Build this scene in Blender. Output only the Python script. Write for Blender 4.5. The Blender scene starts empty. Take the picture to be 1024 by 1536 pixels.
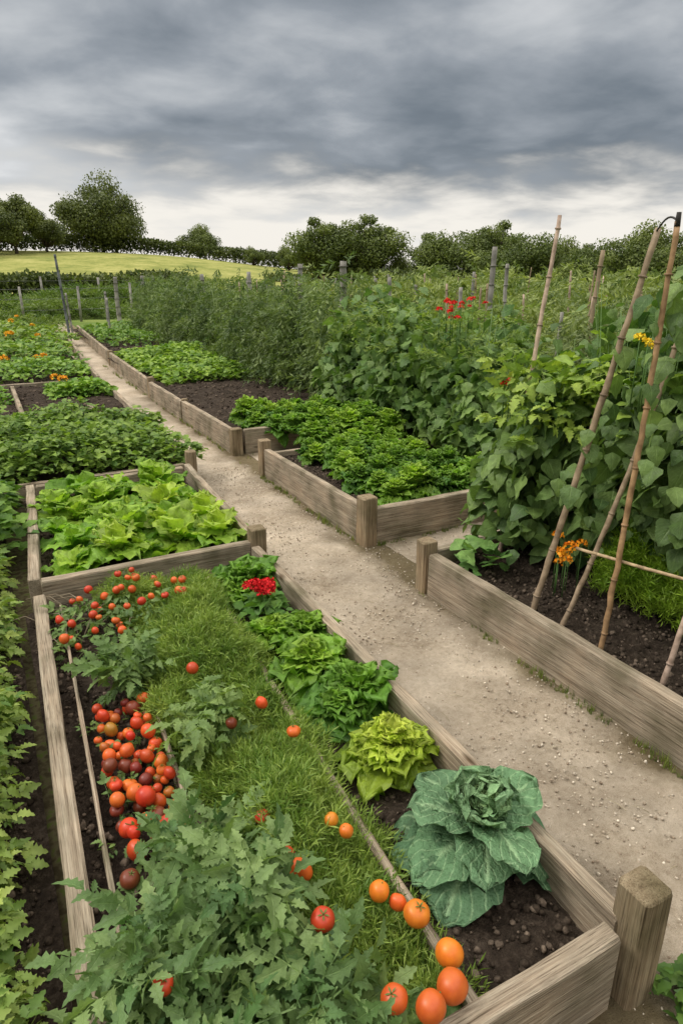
import bpy, math, numpy as np, bmesh
from mathutils import Vector
rng=np.random.default_rng(11)
R=lambda a=0.,b=1.,n=None: rng.uniform(a,b,n)
sc=bpy.context.scene
A=np.array
# ------------------------------------------------------------ noise
_ns=np.random.default_rng(3)
_dirs=_ns.normal(size=(24,2)); _ph=_ns.uniform(0,6.28,24)
def N2(x,y,f=1.0,seed=0,oct=3):
    s=0;amp=1;tot=0
    for o in range(oct):
        for k in range(4):
            i=(seed*5+o*4+k)%24
            d=_dirs[i]/np.hypot(*_dirs[i])
            s=s+amp*np.sin((x*d[0]+y*d[1])*f*(1+.37*k)+_ph[i]+seed)*.5
        tot+=amp; amp*=.55; f*=2.1
    return s/tot
# ------------------------------------------------------------ materials
def nmat(name):
    m=bpy.data.materials.new(name); m.use_nodes=True
    nt=m.node_tree; nt.nodes.clear()
    return m,nt,nt.nodes.new,nt.links.new
def ramp(nt,stops):
    r=nt.nodes.new('ShaderNodeValToRGB'); e=r.color_ramp.elements
    while len(e)<len(stops): e.new(.5)
    for i,(p,c) in enumerate(stops):
        e[i].position=p; e[i].color=(*c,1)
    return r
def leafmat(name,trans=.28,rough=.5,vein=0.0,bump=.0,bscale=60,tt=(1.25,1.35,.6),tint=(1,1,1),vadd=(.12,.16,.06),vpow=8.0,vfreq=48.0,vd=.004,vmid=20.0):
    m,nt,new,lk=nmat(name)
    out=new('ShaderNodeOutputMaterial'); p=new('ShaderNodeBsdfPrincipled'); t=new('ShaderNodeBsdfTranslucent'); mx=new('ShaderNodeMixShader')
    at=new('ShaderNodeAttribute'); at.attribute_name='Col'
    tc=new('ShaderNodeTexCoord'); no=new('ShaderNodeTexNoise'); no.inputs['Scale'].default_value=25; no.inputs['Detail'].default_value=3
    lk(tc.outputs['Object'],no.inputs['Vector'])
    a,b_,c_=tint
    rp=ramp(nt,[(.3,(.98*a,.92*b_,.72*c_)),(.7,(1.66*a,1.52*b_,1.25*c_))]); lk(no.outputs['Fac'],rp.inputs['Fac'])
    mu=new('ShaderNodeMixRGB'); mu.blend_type='MULTIPLY'; mu.inputs[0].default_value=1
    lk(at.outputs['Color'],mu.inputs[1]); lk(rp.outputs['Color'],mu.inputs[2])
    col=mu.outputs[0]
    hgt=None
    if vein>0:
        sep=new('ShaderNodeSeparateXYZ'); lk(tc.outputs['UV'],sep.inputs[0])
        def M(op,a,b=None):
            n=new('ShaderNodeMath'); n.operation=op
            for i,v in enumerate((a,b)):
                if v is None: continue
                if isinstance(v,(int,float)): n.inputs[i].default_value=v
                else: lk(v,n.inputs[i])
            return n.outputs[0]
        au=M('ABSOLUTE',M('SUBTRACT',sep.outputs[0],.5))
        mid=M('SUBTRACT',1.0,M('MINIMUM',M('MULTIPLY',au,vmid),1.0))
        sv=M('SINE',M('MULTIPLY',M('SUBTRACT',sep.outputs[1],M('MULTIPLY',au,.9)),vfreq))
        sv=M('MULTIPLY',M('POWER',M('MAXIMUM',sv,0.0),vpow),.6)
        v=M('MAXIMUM',mid,sv)
        mv=new('ShaderNodeMixRGB'); lk(M('MULTIPLY',v,vein),mv.inputs[0]); lk(col,mv.inputs[1])
        br=new('ShaderNodeMixRGB'); br.blend_type='ADD'; br.inputs[0].default_value=1; br.inputs[2].default_value=(*vadd,1); lk(col,br.inputs[1])
        lk(br.outputs[0],mv.inputs[2]); col=mv.outputs[0]; hgt=v
    lk(col,p.inputs['Base Color']); p.inputs['Roughness'].default_value=rough
    p.inputs['Specular IOR Level'].default_value=.35
    tm=new('ShaderNodeMixRGB'); tm.blend_type='MULTIPLY'; tm.inputs[0].default_value=1; tm.inputs[2].default_value=(*tt,1); lk(col,tm.inputs[1]); lk(tm.outputs[0],t.inputs['Color'])
    mx.inputs[0].default_value=trans
    if bump>0:
        b=new('ShaderNodeBump'); b.inputs['Strength'].default_value=bump; b.inputs['Distance'].default_value=.01
        vo=new('ShaderNodeTexNoise'); vo.inputs['Scale'].default_value=bscale; vo.inputs['Detail'].default_value=2
        lk(tc.outputs['Object'],vo.inputs['Vector']); lk(vo.outputs['Fac'],b.inputs['Height'])
        lk(b.outputs[0],p.inputs['Normal'])
        if hgt is not None:
            b2=new('ShaderNodeBump'); b2.inputs['Strength'].default_value=.5; b2.inputs['Distance'].default_value=-vd
            lk(hgt,b2.inputs['Height']); lk(b.outputs[0],b2.inputs['Normal']); lk(b2.outputs[0],p.inputs['Normal'])
    lk(p.outputs[0],mx.inputs[1]); lk(t.outputs[0],mx.inputs[2]); lk(mx.outputs[0],out.inputs[0])
    return m
M_leaf=leafmat('leaf_foliage')
M_veg=leafmat('vegetable_leaf',vein=.55,bump=.4,bscale=70,rough=.45)
M_savoy=leafmat('savoy_leaf',trans=.12,vein=.95,bump=.9,bscale=120,rough=.6,tint=(1.0,.9,.95),vadd=(.20,.26,.15),vpow=7,vfreq=38,vd=.008,vmid=15.0)
M_lett=leafmat('lettuce_leaf',trans=.38,vein=.45,bump=.5,bscale=80,rough=.42)
M_tree=leafmat('tree_foliage',trans=.2,rough=.6,tint=(1.1,1.02,1.05))
def colmat(name,rough=.5,spec=.5,coat=0,noise=12,lo=(.75,)*3,hi=(1.2,)*3,bump=0):
    m,nt,new,lk=nmat(name)
    out=new('ShaderNodeOutputMaterial'); p=new('ShaderNodeBsdfPrincipled'); at=new('ShaderNodeAttribute'); at.attribute_name='Col'
    tc=new('ShaderNodeTexCoord'); no=new('ShaderNodeTexNoise'); no.inputs['Scale'].default_value=noise; no.inputs['Detail'].default_value=4
    lk(tc.outputs['Object'],no.inputs['Vector'])
    rp=ramp(nt,[(.3,lo),(.7,hi)]); lk(no.outputs['Fac'],rp.inputs['Fac'])
    mu=new('ShaderNodeMixRGB'); mu.blend_type='MULTIPLY'; mu.inputs[0].default_value=1
    lk(at.outputs['Color'],mu.inputs[1]); lk(rp.outputs['Color'],mu.inputs[2]); lk(mu.outputs[0],p.inputs['Base Color'])
    p.inputs['Roughness'].default_value=rough; p.inputs['Specular IOR Level'].default_value=spec; p.inputs['Coat Weight'].default_value=coat
    if bump:
        b=new('ShaderNodeBump'); b.inputs['Strength'].default_value=bump; b.inputs['Distance'].default_value=.01; lk(no.outputs['Fac'],b.inputs['Height']); lk(b.outputs[0],p.inputs['Normal'])
    lk(p.outputs[0],out.inputs[0]); return m
M_fruit=colmat('tomato_skin',rough=.38,spec=.38,noise=26,lo=(.8,.7,.8),hi=(1.08,1.3,1.2))
M_petal=colmat('petal',rough=.6,spec=.2,noise=40)
M_stem=colmat('stem',rough=.6,spec=.3,noise=30)
M_bamboo=colmat('bamboo_cane',rough=.55,spec=.3,noise=22,lo=(.55,.52,.5),hi=(1.25,)*3,bump=.3)
M_bark=colmat('bark',rough=.9,spec=.2,noise=6,lo=(.5,)*3,hi=(1.3,)*3,bump=.6)
M_clod=colmat('soil_clod',rough=.95,spec=.1,noise=90,lo=(.6,)*3,hi=(1.4,)*3,bump=.6)
M_metal=colmat('weathered_edging',rough=.8,spec=.3,noise=20,lo=(.5,)*3)
def wood(name,tint=(1,1,1)):
    m,nt,new,lk=nmat(name)
    out=new('ShaderNodeOutputMaterial'); p=new('ShaderNodeBsdfPrincipled'); tc=new('ShaderNodeTexCoord'); oi=new('ShaderNodeObjectInfo')
    ad=new('ShaderNodeVectorMath'); ad.operation='ADD'; sc_=new('ShaderNodeVectorMath'); sc_.operation='SCALE'; sc_.inputs[0].default_value=(13,7,5)
    lk(oi.outputs['Random'],sc_.inputs['Scale']); lk(tc.outputs['Object'],ad.inputs[0]); lk(sc_.outputs[0],ad.inputs[1])
    def stretched(sx,sy,scale,det,dist):
        mp=new('ShaderNodeMapping'); mp.inputs['Scale'].default_value=(sx,sy,sy); lk(ad.outputs[0],mp.inputs['Vector'])
        n=new('ShaderNodeTexNoise'); n.inputs['Scale'].default_value=scale; n.inputs['Detail'].default_value=det; n.inputs['Roughness'].default_value=.65; n.inputs['Distortion'].default_value=dist
        lk(mp.outputs[0],n.inputs['Vector']); return n
    n1=stretched(1.2,30,2.0,8,.25); n3=stretched(3,130,2.0,4,.1)
    n2=new('ShaderNodeTexNoise'); n2.inputs['Scale'].default_value=4.5; n2.inputs['Detail'].default_value=6; lk(ad.outputs[0],n2.inputs['Vector'])
    r1=ramp(nt,[(.22,(.11,.082,.06)),(.40,(.29,.235,.18)),(.6,(.41,.35,.28)),(.82,(.54,.48,.40))]); lk(n1.outputs['Fac'],r1.inputs['Fac'])
    r3=ramp(nt,[(.33,(.38,.35,.32)),(.45,(.88,.87,.85)),(.65,(1.2,1.19,1.17))]); lk(n3.outputs['Fac'],r3.inputs['Fac'])
    r2=ramp(nt,[(.3,(.48,.5,.42)),(.5,(.88,.88,.84)),(.72,(1.18,1.12,1.04))]); lk(n2.outputs['Fac'],r2.inputs['Fac'])
    col=r1.outputs[0]
    vo=new('ShaderNodeTexVoronoi'); vo.inputs['Scale'].default_value=1.0; mk=new('ShaderNodeMapping'); mk.inputs['Scale'].default_value=(2.2,6,6); lk(ad.outputs[0],mk.inputs['Vector']); lk(mk.outputs[0],vo.inputs['Vector'])
    rk=ramp(nt,[(.05,(.3,.25,.2)),(.12,(1,1,1))]); lk(vo.outputs['Distance'],rk.inputs['Fac'])
    for s in (r2.outputs[0],r3.outputs[0],rk.outputs[0],tint):
        mu=new('ShaderNodeMixRGB'); mu.blend_type='MULTIPLY'; mu.inputs[0].default_value=1; lk(col,mu.inputs[1])
        if isinstance(s,tuple): mu.inputs[2].default_value=(*s,1)
        else: lk(s,mu.inputs[2])
        col=mu.outputs[0]
    lk(col,p.inputs['Base Color']); p.inputs['Roughness'].default_value=.88; p.inputs['Specular IOR Level'].default_value=.18
    e=new('ShaderNodeMath'); e.operation='ADD'; lk(n1.outputs['Fac'],e.inputs[0]); lk(n3.outputs['Fac'],e.inputs[1])
    b=new('ShaderNodeBump'); b.inputs['Strength'].default_value=.8; b.inputs['Distance'].default_value=.006; lk(e.outputs[0],b.inputs['Height']); lk(b.outputs[0],p.inputs['Normal'])
    lk(p.outputs[0],out.inputs[0]); return m
M_wood=wood('weathered_wood',(1.1,1.09,1.08)); M_wood2=wood('weathered_post',(.95,.88,.75))
def groundlike(name,stops,scales=(3,40,220),bump=.6,dist=.02,rough=.95,mixw=(.5,.35)):
    m,nt,new,lk=nmat(name)
    out=new('ShaderNodeOutputMaterial'); p=new('ShaderNodeBsdfPrincipled'); ge=new('ShaderNodeNewGeometry')
    ns=[]
    for s in scales:
        n=new('ShaderNodeTexNoise'); n.inputs['Scale'].default_value=s; n.inputs['Detail'].default_value=6; n.inputs['Roughness'].default_value=.62; lk(ge.outputs['Position'],n.inputs['Vector']); ns.append(n.outputs['Fac'])
    a=new('ShaderNodeMath'); a.operation='MULTIPLY_ADD'; lk(ns[1],a.inputs[0]); a.inputs[1].default_value=mixw[0]; 
    c=new('ShaderNodeMath'); c.operation='MULTIPLY'; lk(ns[0],c.inputs[0]); c.inputs[1].default_value=mixw[1]; lk(c.outputs[0],a.inputs[2])
    d=new('ShaderNodeMath'); d.operation='MULTIPLY_ADD'; lk(ns[2],d.inputs[0]); d.inputs[1].default_value=1-mixw[0]-mixw[1]; lk(a.outputs[0],d.inputs[2])
    rp=ramp(nt,stops); lk(d.outputs[0],rp.inputs['Fac'])
    mu=new('ShaderNodeMixRGB'); mu.blend_type='MULTIPLY'; mu.inputs[0].default_value=1; at=new('ShaderNodeAttribute'); at.attribute_name='Col'
    lk(rp.outputs[0],mu.inputs[1]); lk(at.outputs['Color'],mu.inputs[2]); lk(mu.outputs[0],p.inputs['Base Color'])
    b=new('ShaderNodeBump'); b.inputs['Strength'].default_value=bump; b.inputs['Distance'].default_value=dist
    e=new('ShaderNodeMath'); e.operation='ADD'; lk(ns[1],e.inputs[0]); lk(ns[2],e.inputs[1]); lk(e.outputs[0],b.inputs['Height']); lk(b.outputs[0],p.inputs['Normal'])
    p.inputs['Roughness'].default_value=rough; p.inputs['Specular IOR Level'].default_value=.15
    lk(p.outputs[0],out.inputs[0]); return m
M_soil=groundlike('dark_soil',[(.32,(.018,.013,.009)),(.5,(.07,.051,.037)),(.66,(.17,.13,.098))],(5,45,160),bump=1,dist=.03)
M_path=groundlike('gravel_path',[(.36,(.27,.205,.14)),(.45,(.44,.36,.265)),(.54,(.56,.47,.36)),(.66,(.74,.64,.51))],(2.6,40,260),bump=1,dist=.012,mixw=(.28,.42))
def terrain_mat():
    m,nt,new,lk=nmat('grass_and_meadow')
    out=new('ShaderNodeOutputMaterial'); p=new('ShaderNodeBsdfPrincipled'); ge=new('ShaderNodeNewGeometry')
    n1=new('ShaderNodeTexNoise'); n1.inputs['Scale'].default_value=.6; n1.inputs['Detail'].default_value=8; lk(ge.outputs['Position'],n1.inputs['Vector'])
    n2=new('ShaderNodeTexNoise'); n2.inputs['Scale'].default_value=.3; n2.inputs['Detail'].default_value=12; n2.inputs['Roughness'].default_value=.85; lk(ge.outputs['Position'],n2.inputs['Vector'])
    g=ramp(nt,[(.35,(.07,.10,.025)),(.5,(.14,.20,.045)),(.65,(.24,.28,.08))]); lk(n1.outputs['Fac'],g.inputs['Fac'])
    f=ramp(nt,[(.36,(.12,.16,.04)),(.5,(.29,.30,.085)),(.64,(.46,.43,.16))]); lk(n2.outputs['Fac'],f.inputs['Fac'])
    s=new('ShaderNodeTexNoise'); s.inputs['Scale'].default_value=30; s.inputs['Detail'].default_value=5; lk(ge.outputs['Position'],s.inputs['Vector'])
    d=ramp(nt,[(.4,(.08,.065,.035)),(.55,(.15,.13,.07)),(.65,(.12,.16,.04))]); lk(s.outputs['Fac'],d.inputs['Fac'])
    ln=new('ShaderNodeVectorMath'); ln.operation='LENGTH'; lk(ge.outputs['Position'],ln.inputs[0])
    def mr(a,b):
        x=new('ShaderNodeMapRange'); x.inputs['From Min'].default_value=a; x.inputs['From Max'].default_value=b; lk(ln.outputs['Value'],x.inputs['Value']); return x.outputs[0]
    m1=new('ShaderNodeMixRGB'); lk(mr(18,24),m1.inputs[0]); lk(d.outputs[0],m1.inputs[1]); lk(g.outputs[0],m1.inputs[2])
    m2=new('ShaderNodeMixRGB'); lk(mr(42,47),m2.inputs[0]); lk(m1.outputs[0],m2.inputs[1]); lk(f.outputs[0],m2.inputs[2])
    lk(m2.outputs[0],p.inputs['Base Color']); p.inputs['Roughness'].default_value=1; p.inputs['Specular IOR Level'].default_value=.1
    lk(p.outputs[0],out.inputs[0]); return m
M_terr=terrain_mat()
# ------------------------------------------------------------ geometry accumulator
class Geo:
    def __init__(s): s.v=[];s.c=[];s.uv=[];s.f=[];s.n=0
    def add(s,V,F,C,UV=None,mi=0):
        V=np.asarray(V,float); C=np.asarray(C,float)
        if C.ndim==1: C=np.tile(C,(len(V),1))
        if UV is None: UV=np.full((len(V),2),.25)
        s.v.append(V);s.c.append(C);s.uv.append(UV);s.f.append((np.asarray(F,int)+s.n,mi)); s.n+=len(V)
    def inst(s,temps,P,M,C,mi=0):
        if not isinstance(temps,list): temps=[temps]
        P=np.asarray(P,float); n=len(P)
        if n==0:return
        pick=rng.integers(0,len(temps),n)
        C=np.asarray(C,float)
        if C.ndim==1: C=np.tile(C,(n,1))
        for k,(V,F,UV) in enumerate(temps):
            I=np.where(pick==k)[0]
            if len(I)==0: continue
            W=np.einsum('nij,vj->nvi',M[I],V)+P[I][:,None,:]
            nv=len(V)
            FF=(F[None]+(np.arange(len(I))*nv)[:,None,None]).reshape(-1,F.shape[1])
            s.add(W.reshape(-1,3),FF,np.repeat(C[I],nv,axis=0),np.tile(UV,(len(I),1)),mi)
    def tube(s,pts,r0,r1,C,mi=0,k=6,jit=0):
        pts=np.asarray(pts,float); n=len(pts)
        T=np.gradient(pts,axis=0); T/=np.linalg.norm(T,axis=1)[:,None]+1e-9
        ref=A([0,0,1.]) if abs(T[0,2])<.9 else A([1.,0,0])
        X=np.cross(T,ref); X/=np.linalg.norm(X,axis=1)[:,None]; Y=np.cross(T,X)
        r=np.linspace(r0,r1,n)*(1+jit*R(-1,1,n)); a=np.arange(k)/k*2*np.pi
        V=pts[:,None]+r[:,None,None]*(X[:,None]*np.cos(a)[None,:,None]+Y[:,None]*np.sin(a)[None,:,None])
        F=[]
        for i in range(n-1):
            for j in range(k):
                F.append([i*k+j,i*k+(j+1)%k,(i+1)*k+(j+1)%k,(i+1)*k+j])
        s.add(V.reshape(-1,3),F,C,None,mi)
        b=s.n-n*k
        s.f.append((A([[b+(n-1)*k+j for j in range(k)]]),mi)); s.f.append((A([[b+j for j in range(k)][::-1]]),mi))
    def mesh(s,name,mats):
        me=bpy.data.meshes.new(name)
        V=np.concatenate(s.v);C=np.concatenate(s.c);UV=np.concatenate(s.uv)
        me.vertices.add(len(V)); me.vertices.foreach_set('co',V.astype(np.float32).ravel())
        loops=np.concatenate([f.ravel() for f,_ in s.f]); tot=np.concatenate([np.full(len(f),f.shape[1]) for f,_ in s.f]); mi=np.concatenate([np.full(len(f),m) for f,m in s.f])
        st=np.concatenate([[0],np.cumsum(tot)[:-1]])
        me.loops.add(len(loops)); me.loops.foreach_set('vertex_index',loops.astype(np.int32))
        me.polygons.add(len(tot)); me.polygons.foreach_set('loop_start',st.astype(np.int32)); me.polygons.foreach_set('loop_total',tot.astype(np.int32))
        me.polygons.foreach_set('material_index',mi.astype(np.int32)); me.polygons.foreach_set('use_smooth',np.ones(len(tot),bool))
        me.update(calc_edges=True)
        at=me.attributes.new('Col','FLOAT_COLOR','POINT'); at.data.foreach_set('color',np.hstack([np.clip(C,0,1.3),np.ones((len(C),1))]).astype(np.float32).ravel())
        ul=me.uv_layers.new(name='UVMap'); ul.data.foreach_set('uv',UV[loops].astype(np.float32).ravel())
        for m in mats: me.materials.append(m)
        return me
    def done(s,name,mats,parent=None,loc=(0,0,0),rot=0,scale=1):
        return place(s.mesh(name,mats),name,loc,rot,scale,parent)
def place(me,name,loc=(0,0,0),rot=0,scale=1,parent=None):
    o=bpy.data.objects.new(name,me); sc.collection.objects.link(o); o.location=loc; o.rotation_euler=(0,0,rot)
    o.scale=(scale,)*3 if np.isscalar(scale) else scale
    if parent: o.parent=parent
    return o
def empty(name):
    o=bpy.data.objects.new(name,None); sc.collection.objects.link(o); o.empty_display_size=.1; return o
def nrm(v): return v/(np.linalg.norm(v,axis=-1,keepdims=True)+1e-9)
def orient(D,Nn,S,roll=None):
    D=nrm(D); X=nrm(np.cross(D,Nn)); Z=np.cross(X,D)
    S=np.asarray(S,float).reshape(-1,1) if not np.isscalar(S) else S
    return np.stack([X*S,D*S,Z*S],axis=-1)
# ------------------------------------------------------------ leaf templates
ov=lambda v: np.sin(np.pi*np.clip(v,0,1)**.75)**.85
heart=lambda v: np.sin(np.pi*np.clip(v,0,1)**.48)**.8
spat=lambda v: np.clip(.12+.9*np.sin(np.pi*np.clip(v,0,1)**1.5)**.65,0,1)*np.where(v>.97,.35,1)
rnd=lambda v: np.clip(.1*(1-v)+np.sqrt(np.clip(1-(2*v**1.15-1)**2,0,1)),0,1)
def leaf(nx,ny,wf,W=.4,curl=.3,fold=.15,ruf=0,rf=4,ser=0,crk=0,ph=0,twist=0,rp_=2,co=2,cf=2.5):
    v=np.linspace(0,1,ny+1); u=np.linspace(-1,1,2*nx+1)
    U,Vv=np.meshgrid(u,v); w=wf(v)*W
    w=w*(1-ser*(np.arange(ny+1)%2)) if ser else w
    w=w[:,None]
    X=U*w; Y=Vv+0*U; au=np.abs(U)
    Z=fold*au*w-curl*Vv**2+ruf*au**rp_*np.sin(rf*6.28*Vv+ph+(U>0)*1.7)*np.minimum(1,Vv*3)
    if ruf: X=X+ruf*.6*au**rp_*np.cos(rf*6.28*1.3*Vv+ph*2)*np.sign(U); Y=Y+ruf*.5*np.sin(U*5+ph)*Vv; Z=Z+ruf*.9*Vv**6*np.sin(U*9+ph)
    if crk: Z=Z+crk*N2(U*3+ph,Vv*6+ph,cf,3,co)
    Z=Z+twist*U*w*Vv
    n=2*nx+1
    F=[[i*n+j,i*n+j+1,(i+1)*n+j+1,(i+1)*n+j] for i in range(ny) for j in range(2*nx)]
    return np.stack([X,Y,Z],-1).reshape(-1,3),A(F),np.stack([U*.5+.5,Vv],-1).reshape(-1,2)
def xf(t,M,P): return t[0]@np.asarray(M,float).T+A(P),t[1],t[2]
def merge(ts):
    V=[];F=[];U=[];n=0
    for v,f,u in ts: V.append(v);F.append(f+n);U.append(u);n+=len(v)
    return np.concatenate(V),np.concatenate(F),np.concatenate(U)
def dia(w=.25,z=.06): return A([[0,0,0],[w,.5,z],[0,1,0],[-w,.5,z]],float),A([[0,1,2,3]]),A([[.5,0],[1,.5],[.5,1],[0,.5]],float)
def compound(seed,pairs=3,lobed=True,ll=.42,W=.3):
    r=np.random.default_rng(seed); ts=[]
    vs=np.linspace(.22,.8,pairs)
    dr=r.uniform(.15,.5)
    strip=(A([[-.014,0,0],[.014,0,0],[.01,.5,-dr*.25],[-.01,.5,-dr*.25],[.004,.95,-dr*.9],[-.004,.95,-dr*.9]]),A([[0,1,2,3],[3,2,4,5]]),np.full((6,2),.5))
    ts.append(strip)
    for i,v in enumerate(list(vs)+[.9]):
        for sd in (-1,1):
            if v==.9 and sd==1: continue
            ang=sd*(r.uniform(.7,1.2)) if v!=.9 else r.uniform(-.2,.2)
            L=ll*(1-.35*v)*r.uniform(.7,1.2)*(1.3 if v==.9 else 1)
            D=A([[math.sin(ang),math.cos(ang),r.uniform(-.7,.25)]]); Nn=A([[r.uniform(-.6,.6),r.uniform(-.5,.5),1]])
            M=orient(D,Nn,L)[0]
            lf=leaf(1,9,ov,W=W,curl=r.uniform(.1,.55),fold=.35,ser=.45 if lobed else .1,twist=r.uniform(-.7,.7))
            ts.append(xf(lf,M,(0,v,-dr*v*v)))
    return merge(ts)
T_tom=[compound(i,4,True,.46,.31) for i in range(7)]
T_herb=[compound(20+i,2,True,.6,.36) for i in range(4)]
T_bean=[leaf(2,6,heart,W=.46,curl=.1+.12*i,fold=.16-.1*i,ruf=.035,rf=2,ph=i,twist=(-.3,.3)[i%2]) for i in range(4)]
T_cuc=[leaf(2,7,heart,W=.55,curl=.15+.12*i,fold=.1-.05*i,ruf=.05,rf=2.5,ph=i,ser=.22) for i in range(4)]
T_small=[leaf(1,3,ov,W=.36,curl=.2+.1*i,fold=.25,ruf=.0) for i in range(3)]
T_smallser=[leaf(1,6,ov,W=.42,curl=.2+.15*i,fold=.2,ser=.3) for i in range(3)]
T_dia=[dia(.28),dia(.2,.12)]
T_tl=[dia(.42,.05),dia(.34,.12)]
T_frill=[leaf(5,15,spat,W=.44,curl=.1+.12*i,fold=.3,ruf=.13,rf=3.5+i*.6,crk=.04,ph=i*1.3,rp_=2.5) for i in range(5)]
T_broad=[leaf(4,10,spat,W=.38,curl=.1+.14*i,fold=.38-.1*i,ruf=.085,rf=1.8+.4*i,crk=.06,ph=i*2.1,twist=(-.4,.35,0,.5,-.3)[i]) for i in range(5)]
T_savO=[leaf(8,18,rnd,W=.5,curl=.22+.12*i,fold=.10,ruf=.045,rf=3.0,crk=.04,ph=i*1.7,rp_=4,co=2,cf=3.4) for i in range(4)]
T_savI=[leaf(8,16,rnd,W=.56,curl=.0-.12*i,fold=.4,ruf=.10,rf=3.2,crk=.045,ph=i*2.3,rp_=3,co=2,cf=3) for i in range(4)]
def sprig(seed,n=11,w=.3,ls=.3):
    r=np.random.default_rng(seed); ts=[(A([[-.012,0,0],[.012,0,0],[.004,0,1],[-.004,0,1]],float),A([[0,1,2,3]]),np.full((4,2),.25))]
    for i in range(n):
        z=.15+.85*i/n; a=i*2.4+r.uniform(-.4,.4); D=A([[math.cos(a),math.sin(a),r.uniform(.3,1.5)]]); 
        ts.append(xf(dia(w),orient(D,A([[0,0,1.]])+r.normal(size=(1,3))*.2,ls*r.uniform(.7,1.2))[0],(0,0,z)))
    return merge(ts)
T_sprig=[sprig(i,9,.065,.5) for i in range(5)]
T_plume=[]
for sd in range(4):
    r=np.random.default_rng(50+sd); ts=[]
    for i in range(16):
        v=.1+.9*i/16; a=r.uniform(0,6.28)
        D=A([[math.cos(a)*.8,.9,math.sin(a)*.8-.2]]); ts.append(xf(dia(.13),orient(D,r.normal(size=(1,3)),r.uniform(.22,.4)*(1.2-.6*v))[0],(0,v,-.35*v*v)))
    T_plume.append(merge(ts))
blade=(A([[-.035,0,0],[.035,0,0],[.025,.08,.5],[-.025,.08,.5],[.002,.3,1],[-.002,.3,1]]),A([[0,1,2,3],[3,2,4,5]]),np.full((6,2),.25))
T_tuft=[]
for sd in range(3):
    r=np.random.default_rng(80+sd); ts=[]
    for i in range(9):
        a=r.uniform(0,6.28); c,s_=math.cos(a),math.sin(a); h=r.uniform(.5,1.1)
        ts.append(xf(blade,A([[c,-s_,0],[s_,c,0],[0,0,1]])*h,(r.uniform(-.15,.15),r.uniform(-.15,.15),0)))
    T_tuft.append(merge(ts))
def clod(seed):
    bm=bmesh.new(); bmesh.ops.create_icosphere(bm,subdivisions=1,radius=1)
    r=np.random.default_rng(seed); V=A([v.co[:] for v in bm.verts]); F=A([[v.index for v in f.verts] for f in bm.faces]); bm.free()
    V=V*(1+r.uniform(-.28,.28,(len(V),1)))*r.uniform(.7,1.2,3); return V,F,np.full((len(V),2),.25)
T_clod=[clod(i) for i in range(4)]
def sph(k=14,n=9,lob=0,flat=.85):
    V=[];U=[]
    for i in range(n+1):
        t=np.pi*i/n
        for j in range(k):
            a=6.2832*j/k; rr=math.sin(t)*(1+lob*math.cos(5*a)*math.sin(t)); z=math.cos(t)*flat
            if i<3: z-=.12*(1-i/3)
            V.append([rr*math.cos(a),rr*math.sin(a),z]);U.append([.5,.5])
    F=[[i*k+j,(i+1)*k+j,(i+1)*k+(j+1)%k,i*k+(j+1)%k] for i in range(n) for j in range(k)]
    return A(V),A(F),A(U)
T_fruit=[sph(18,11,.0,.95),sph(18,11,.05,.8),sph(18,11,.02,.9),sph(18,11,.03,1.08)]
def randrot(n,s):
    D=nrm(rng.normal(size=(n,3))); Nn=nrm(rng.normal(size=(n,3))); return orient(D,Nn,s)
def lerp(a,b,t): return A(a)[None]*(1-t[:,None])+A(b)[None]*t[:,None]
# ------------------------------------------------------------ wooden parts
def sweep(name,L,w,h,mat,parent,jit=.0025,post=False):
    c=.006 if not post else .01; hw,hh=w/2,h/2
    prof=A([[-hw+c,-hh],[hw-c,-hh],[hw,-hh+c],[hw,hh-c],[hw-c,hh],[-hw+c,hh],[-hw,hh-c],[-hw,-hh+c]])
    n=max(3,int(L/.12)); xs=list(np.linspace(0,L,n+1)); xs=[xs[0],xs[0]+.006]+xs[1:-1]+[xs[-1]-.006,xs[-1]]
    V=[]
    bow=R(-1,1)*.004*min(L,2)
    for i,x in enumerate(xs):
        s=.93 if i in(0,len(xs)-1) else 1
        p=prof*s+rng.normal(size=(8,2))*jit*.5+A([bow*math.sin(3.14*x/L),rng.normal()*jit*.3])
        for q in p: V.append([x,q[0],q[1]])
    k=8; m=len(xs)
    F=[[i*k+j,i*k+(j+1)%k,(i+1)*k+(j+1)%k,(i+1)*k+j] for i in range(m-1) for j in range(k)]
    g=Geo(); g.add(V,F,(.3,.3,.3)); g.f.append((A([[*range(k)][::-1]]),0)); g.f.append((A([[(m-1)*k+j for j in range(k)]]),0))
    me=g.mesh(name,[mat]); me.polygons.foreach_set('use_smooth',np.zeros(len(me.polygons),bool))
    o=bpy.data.objects.new(name,me); sc.collection.objects.link(o)
    if parent:o.parent=parent
    return o
def plank(name,p0,p1,h,th=.05,z0=-.02,parent=None,mat=None):
    p0=A(p0,float);p1=A(p1,float); L=np.linalg.norm(p1-p0); o=sweep(name,L,th,h-z0,mat or M_wood,parent)
    o.location=(p0[0],p0[1],z0+(h-z0)/2); o.rotation_euler=(0,0,math.atan2(p1[1]-p0[1],p1[0]-p0[0])); return o
def post(name,x,y,h,w=.09,parent=None,z0=-.05,lean=(0,0),mat=None):
    o=sweep(name,h-z0,w,w,mat or M_wood2,parent,post=True,jit=.003)
    o.location=(x,y,z0); o.rotation_euler=(0,-math.pi/2+lean[0],lean[1]+R(-.05,.05)); return o
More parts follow.
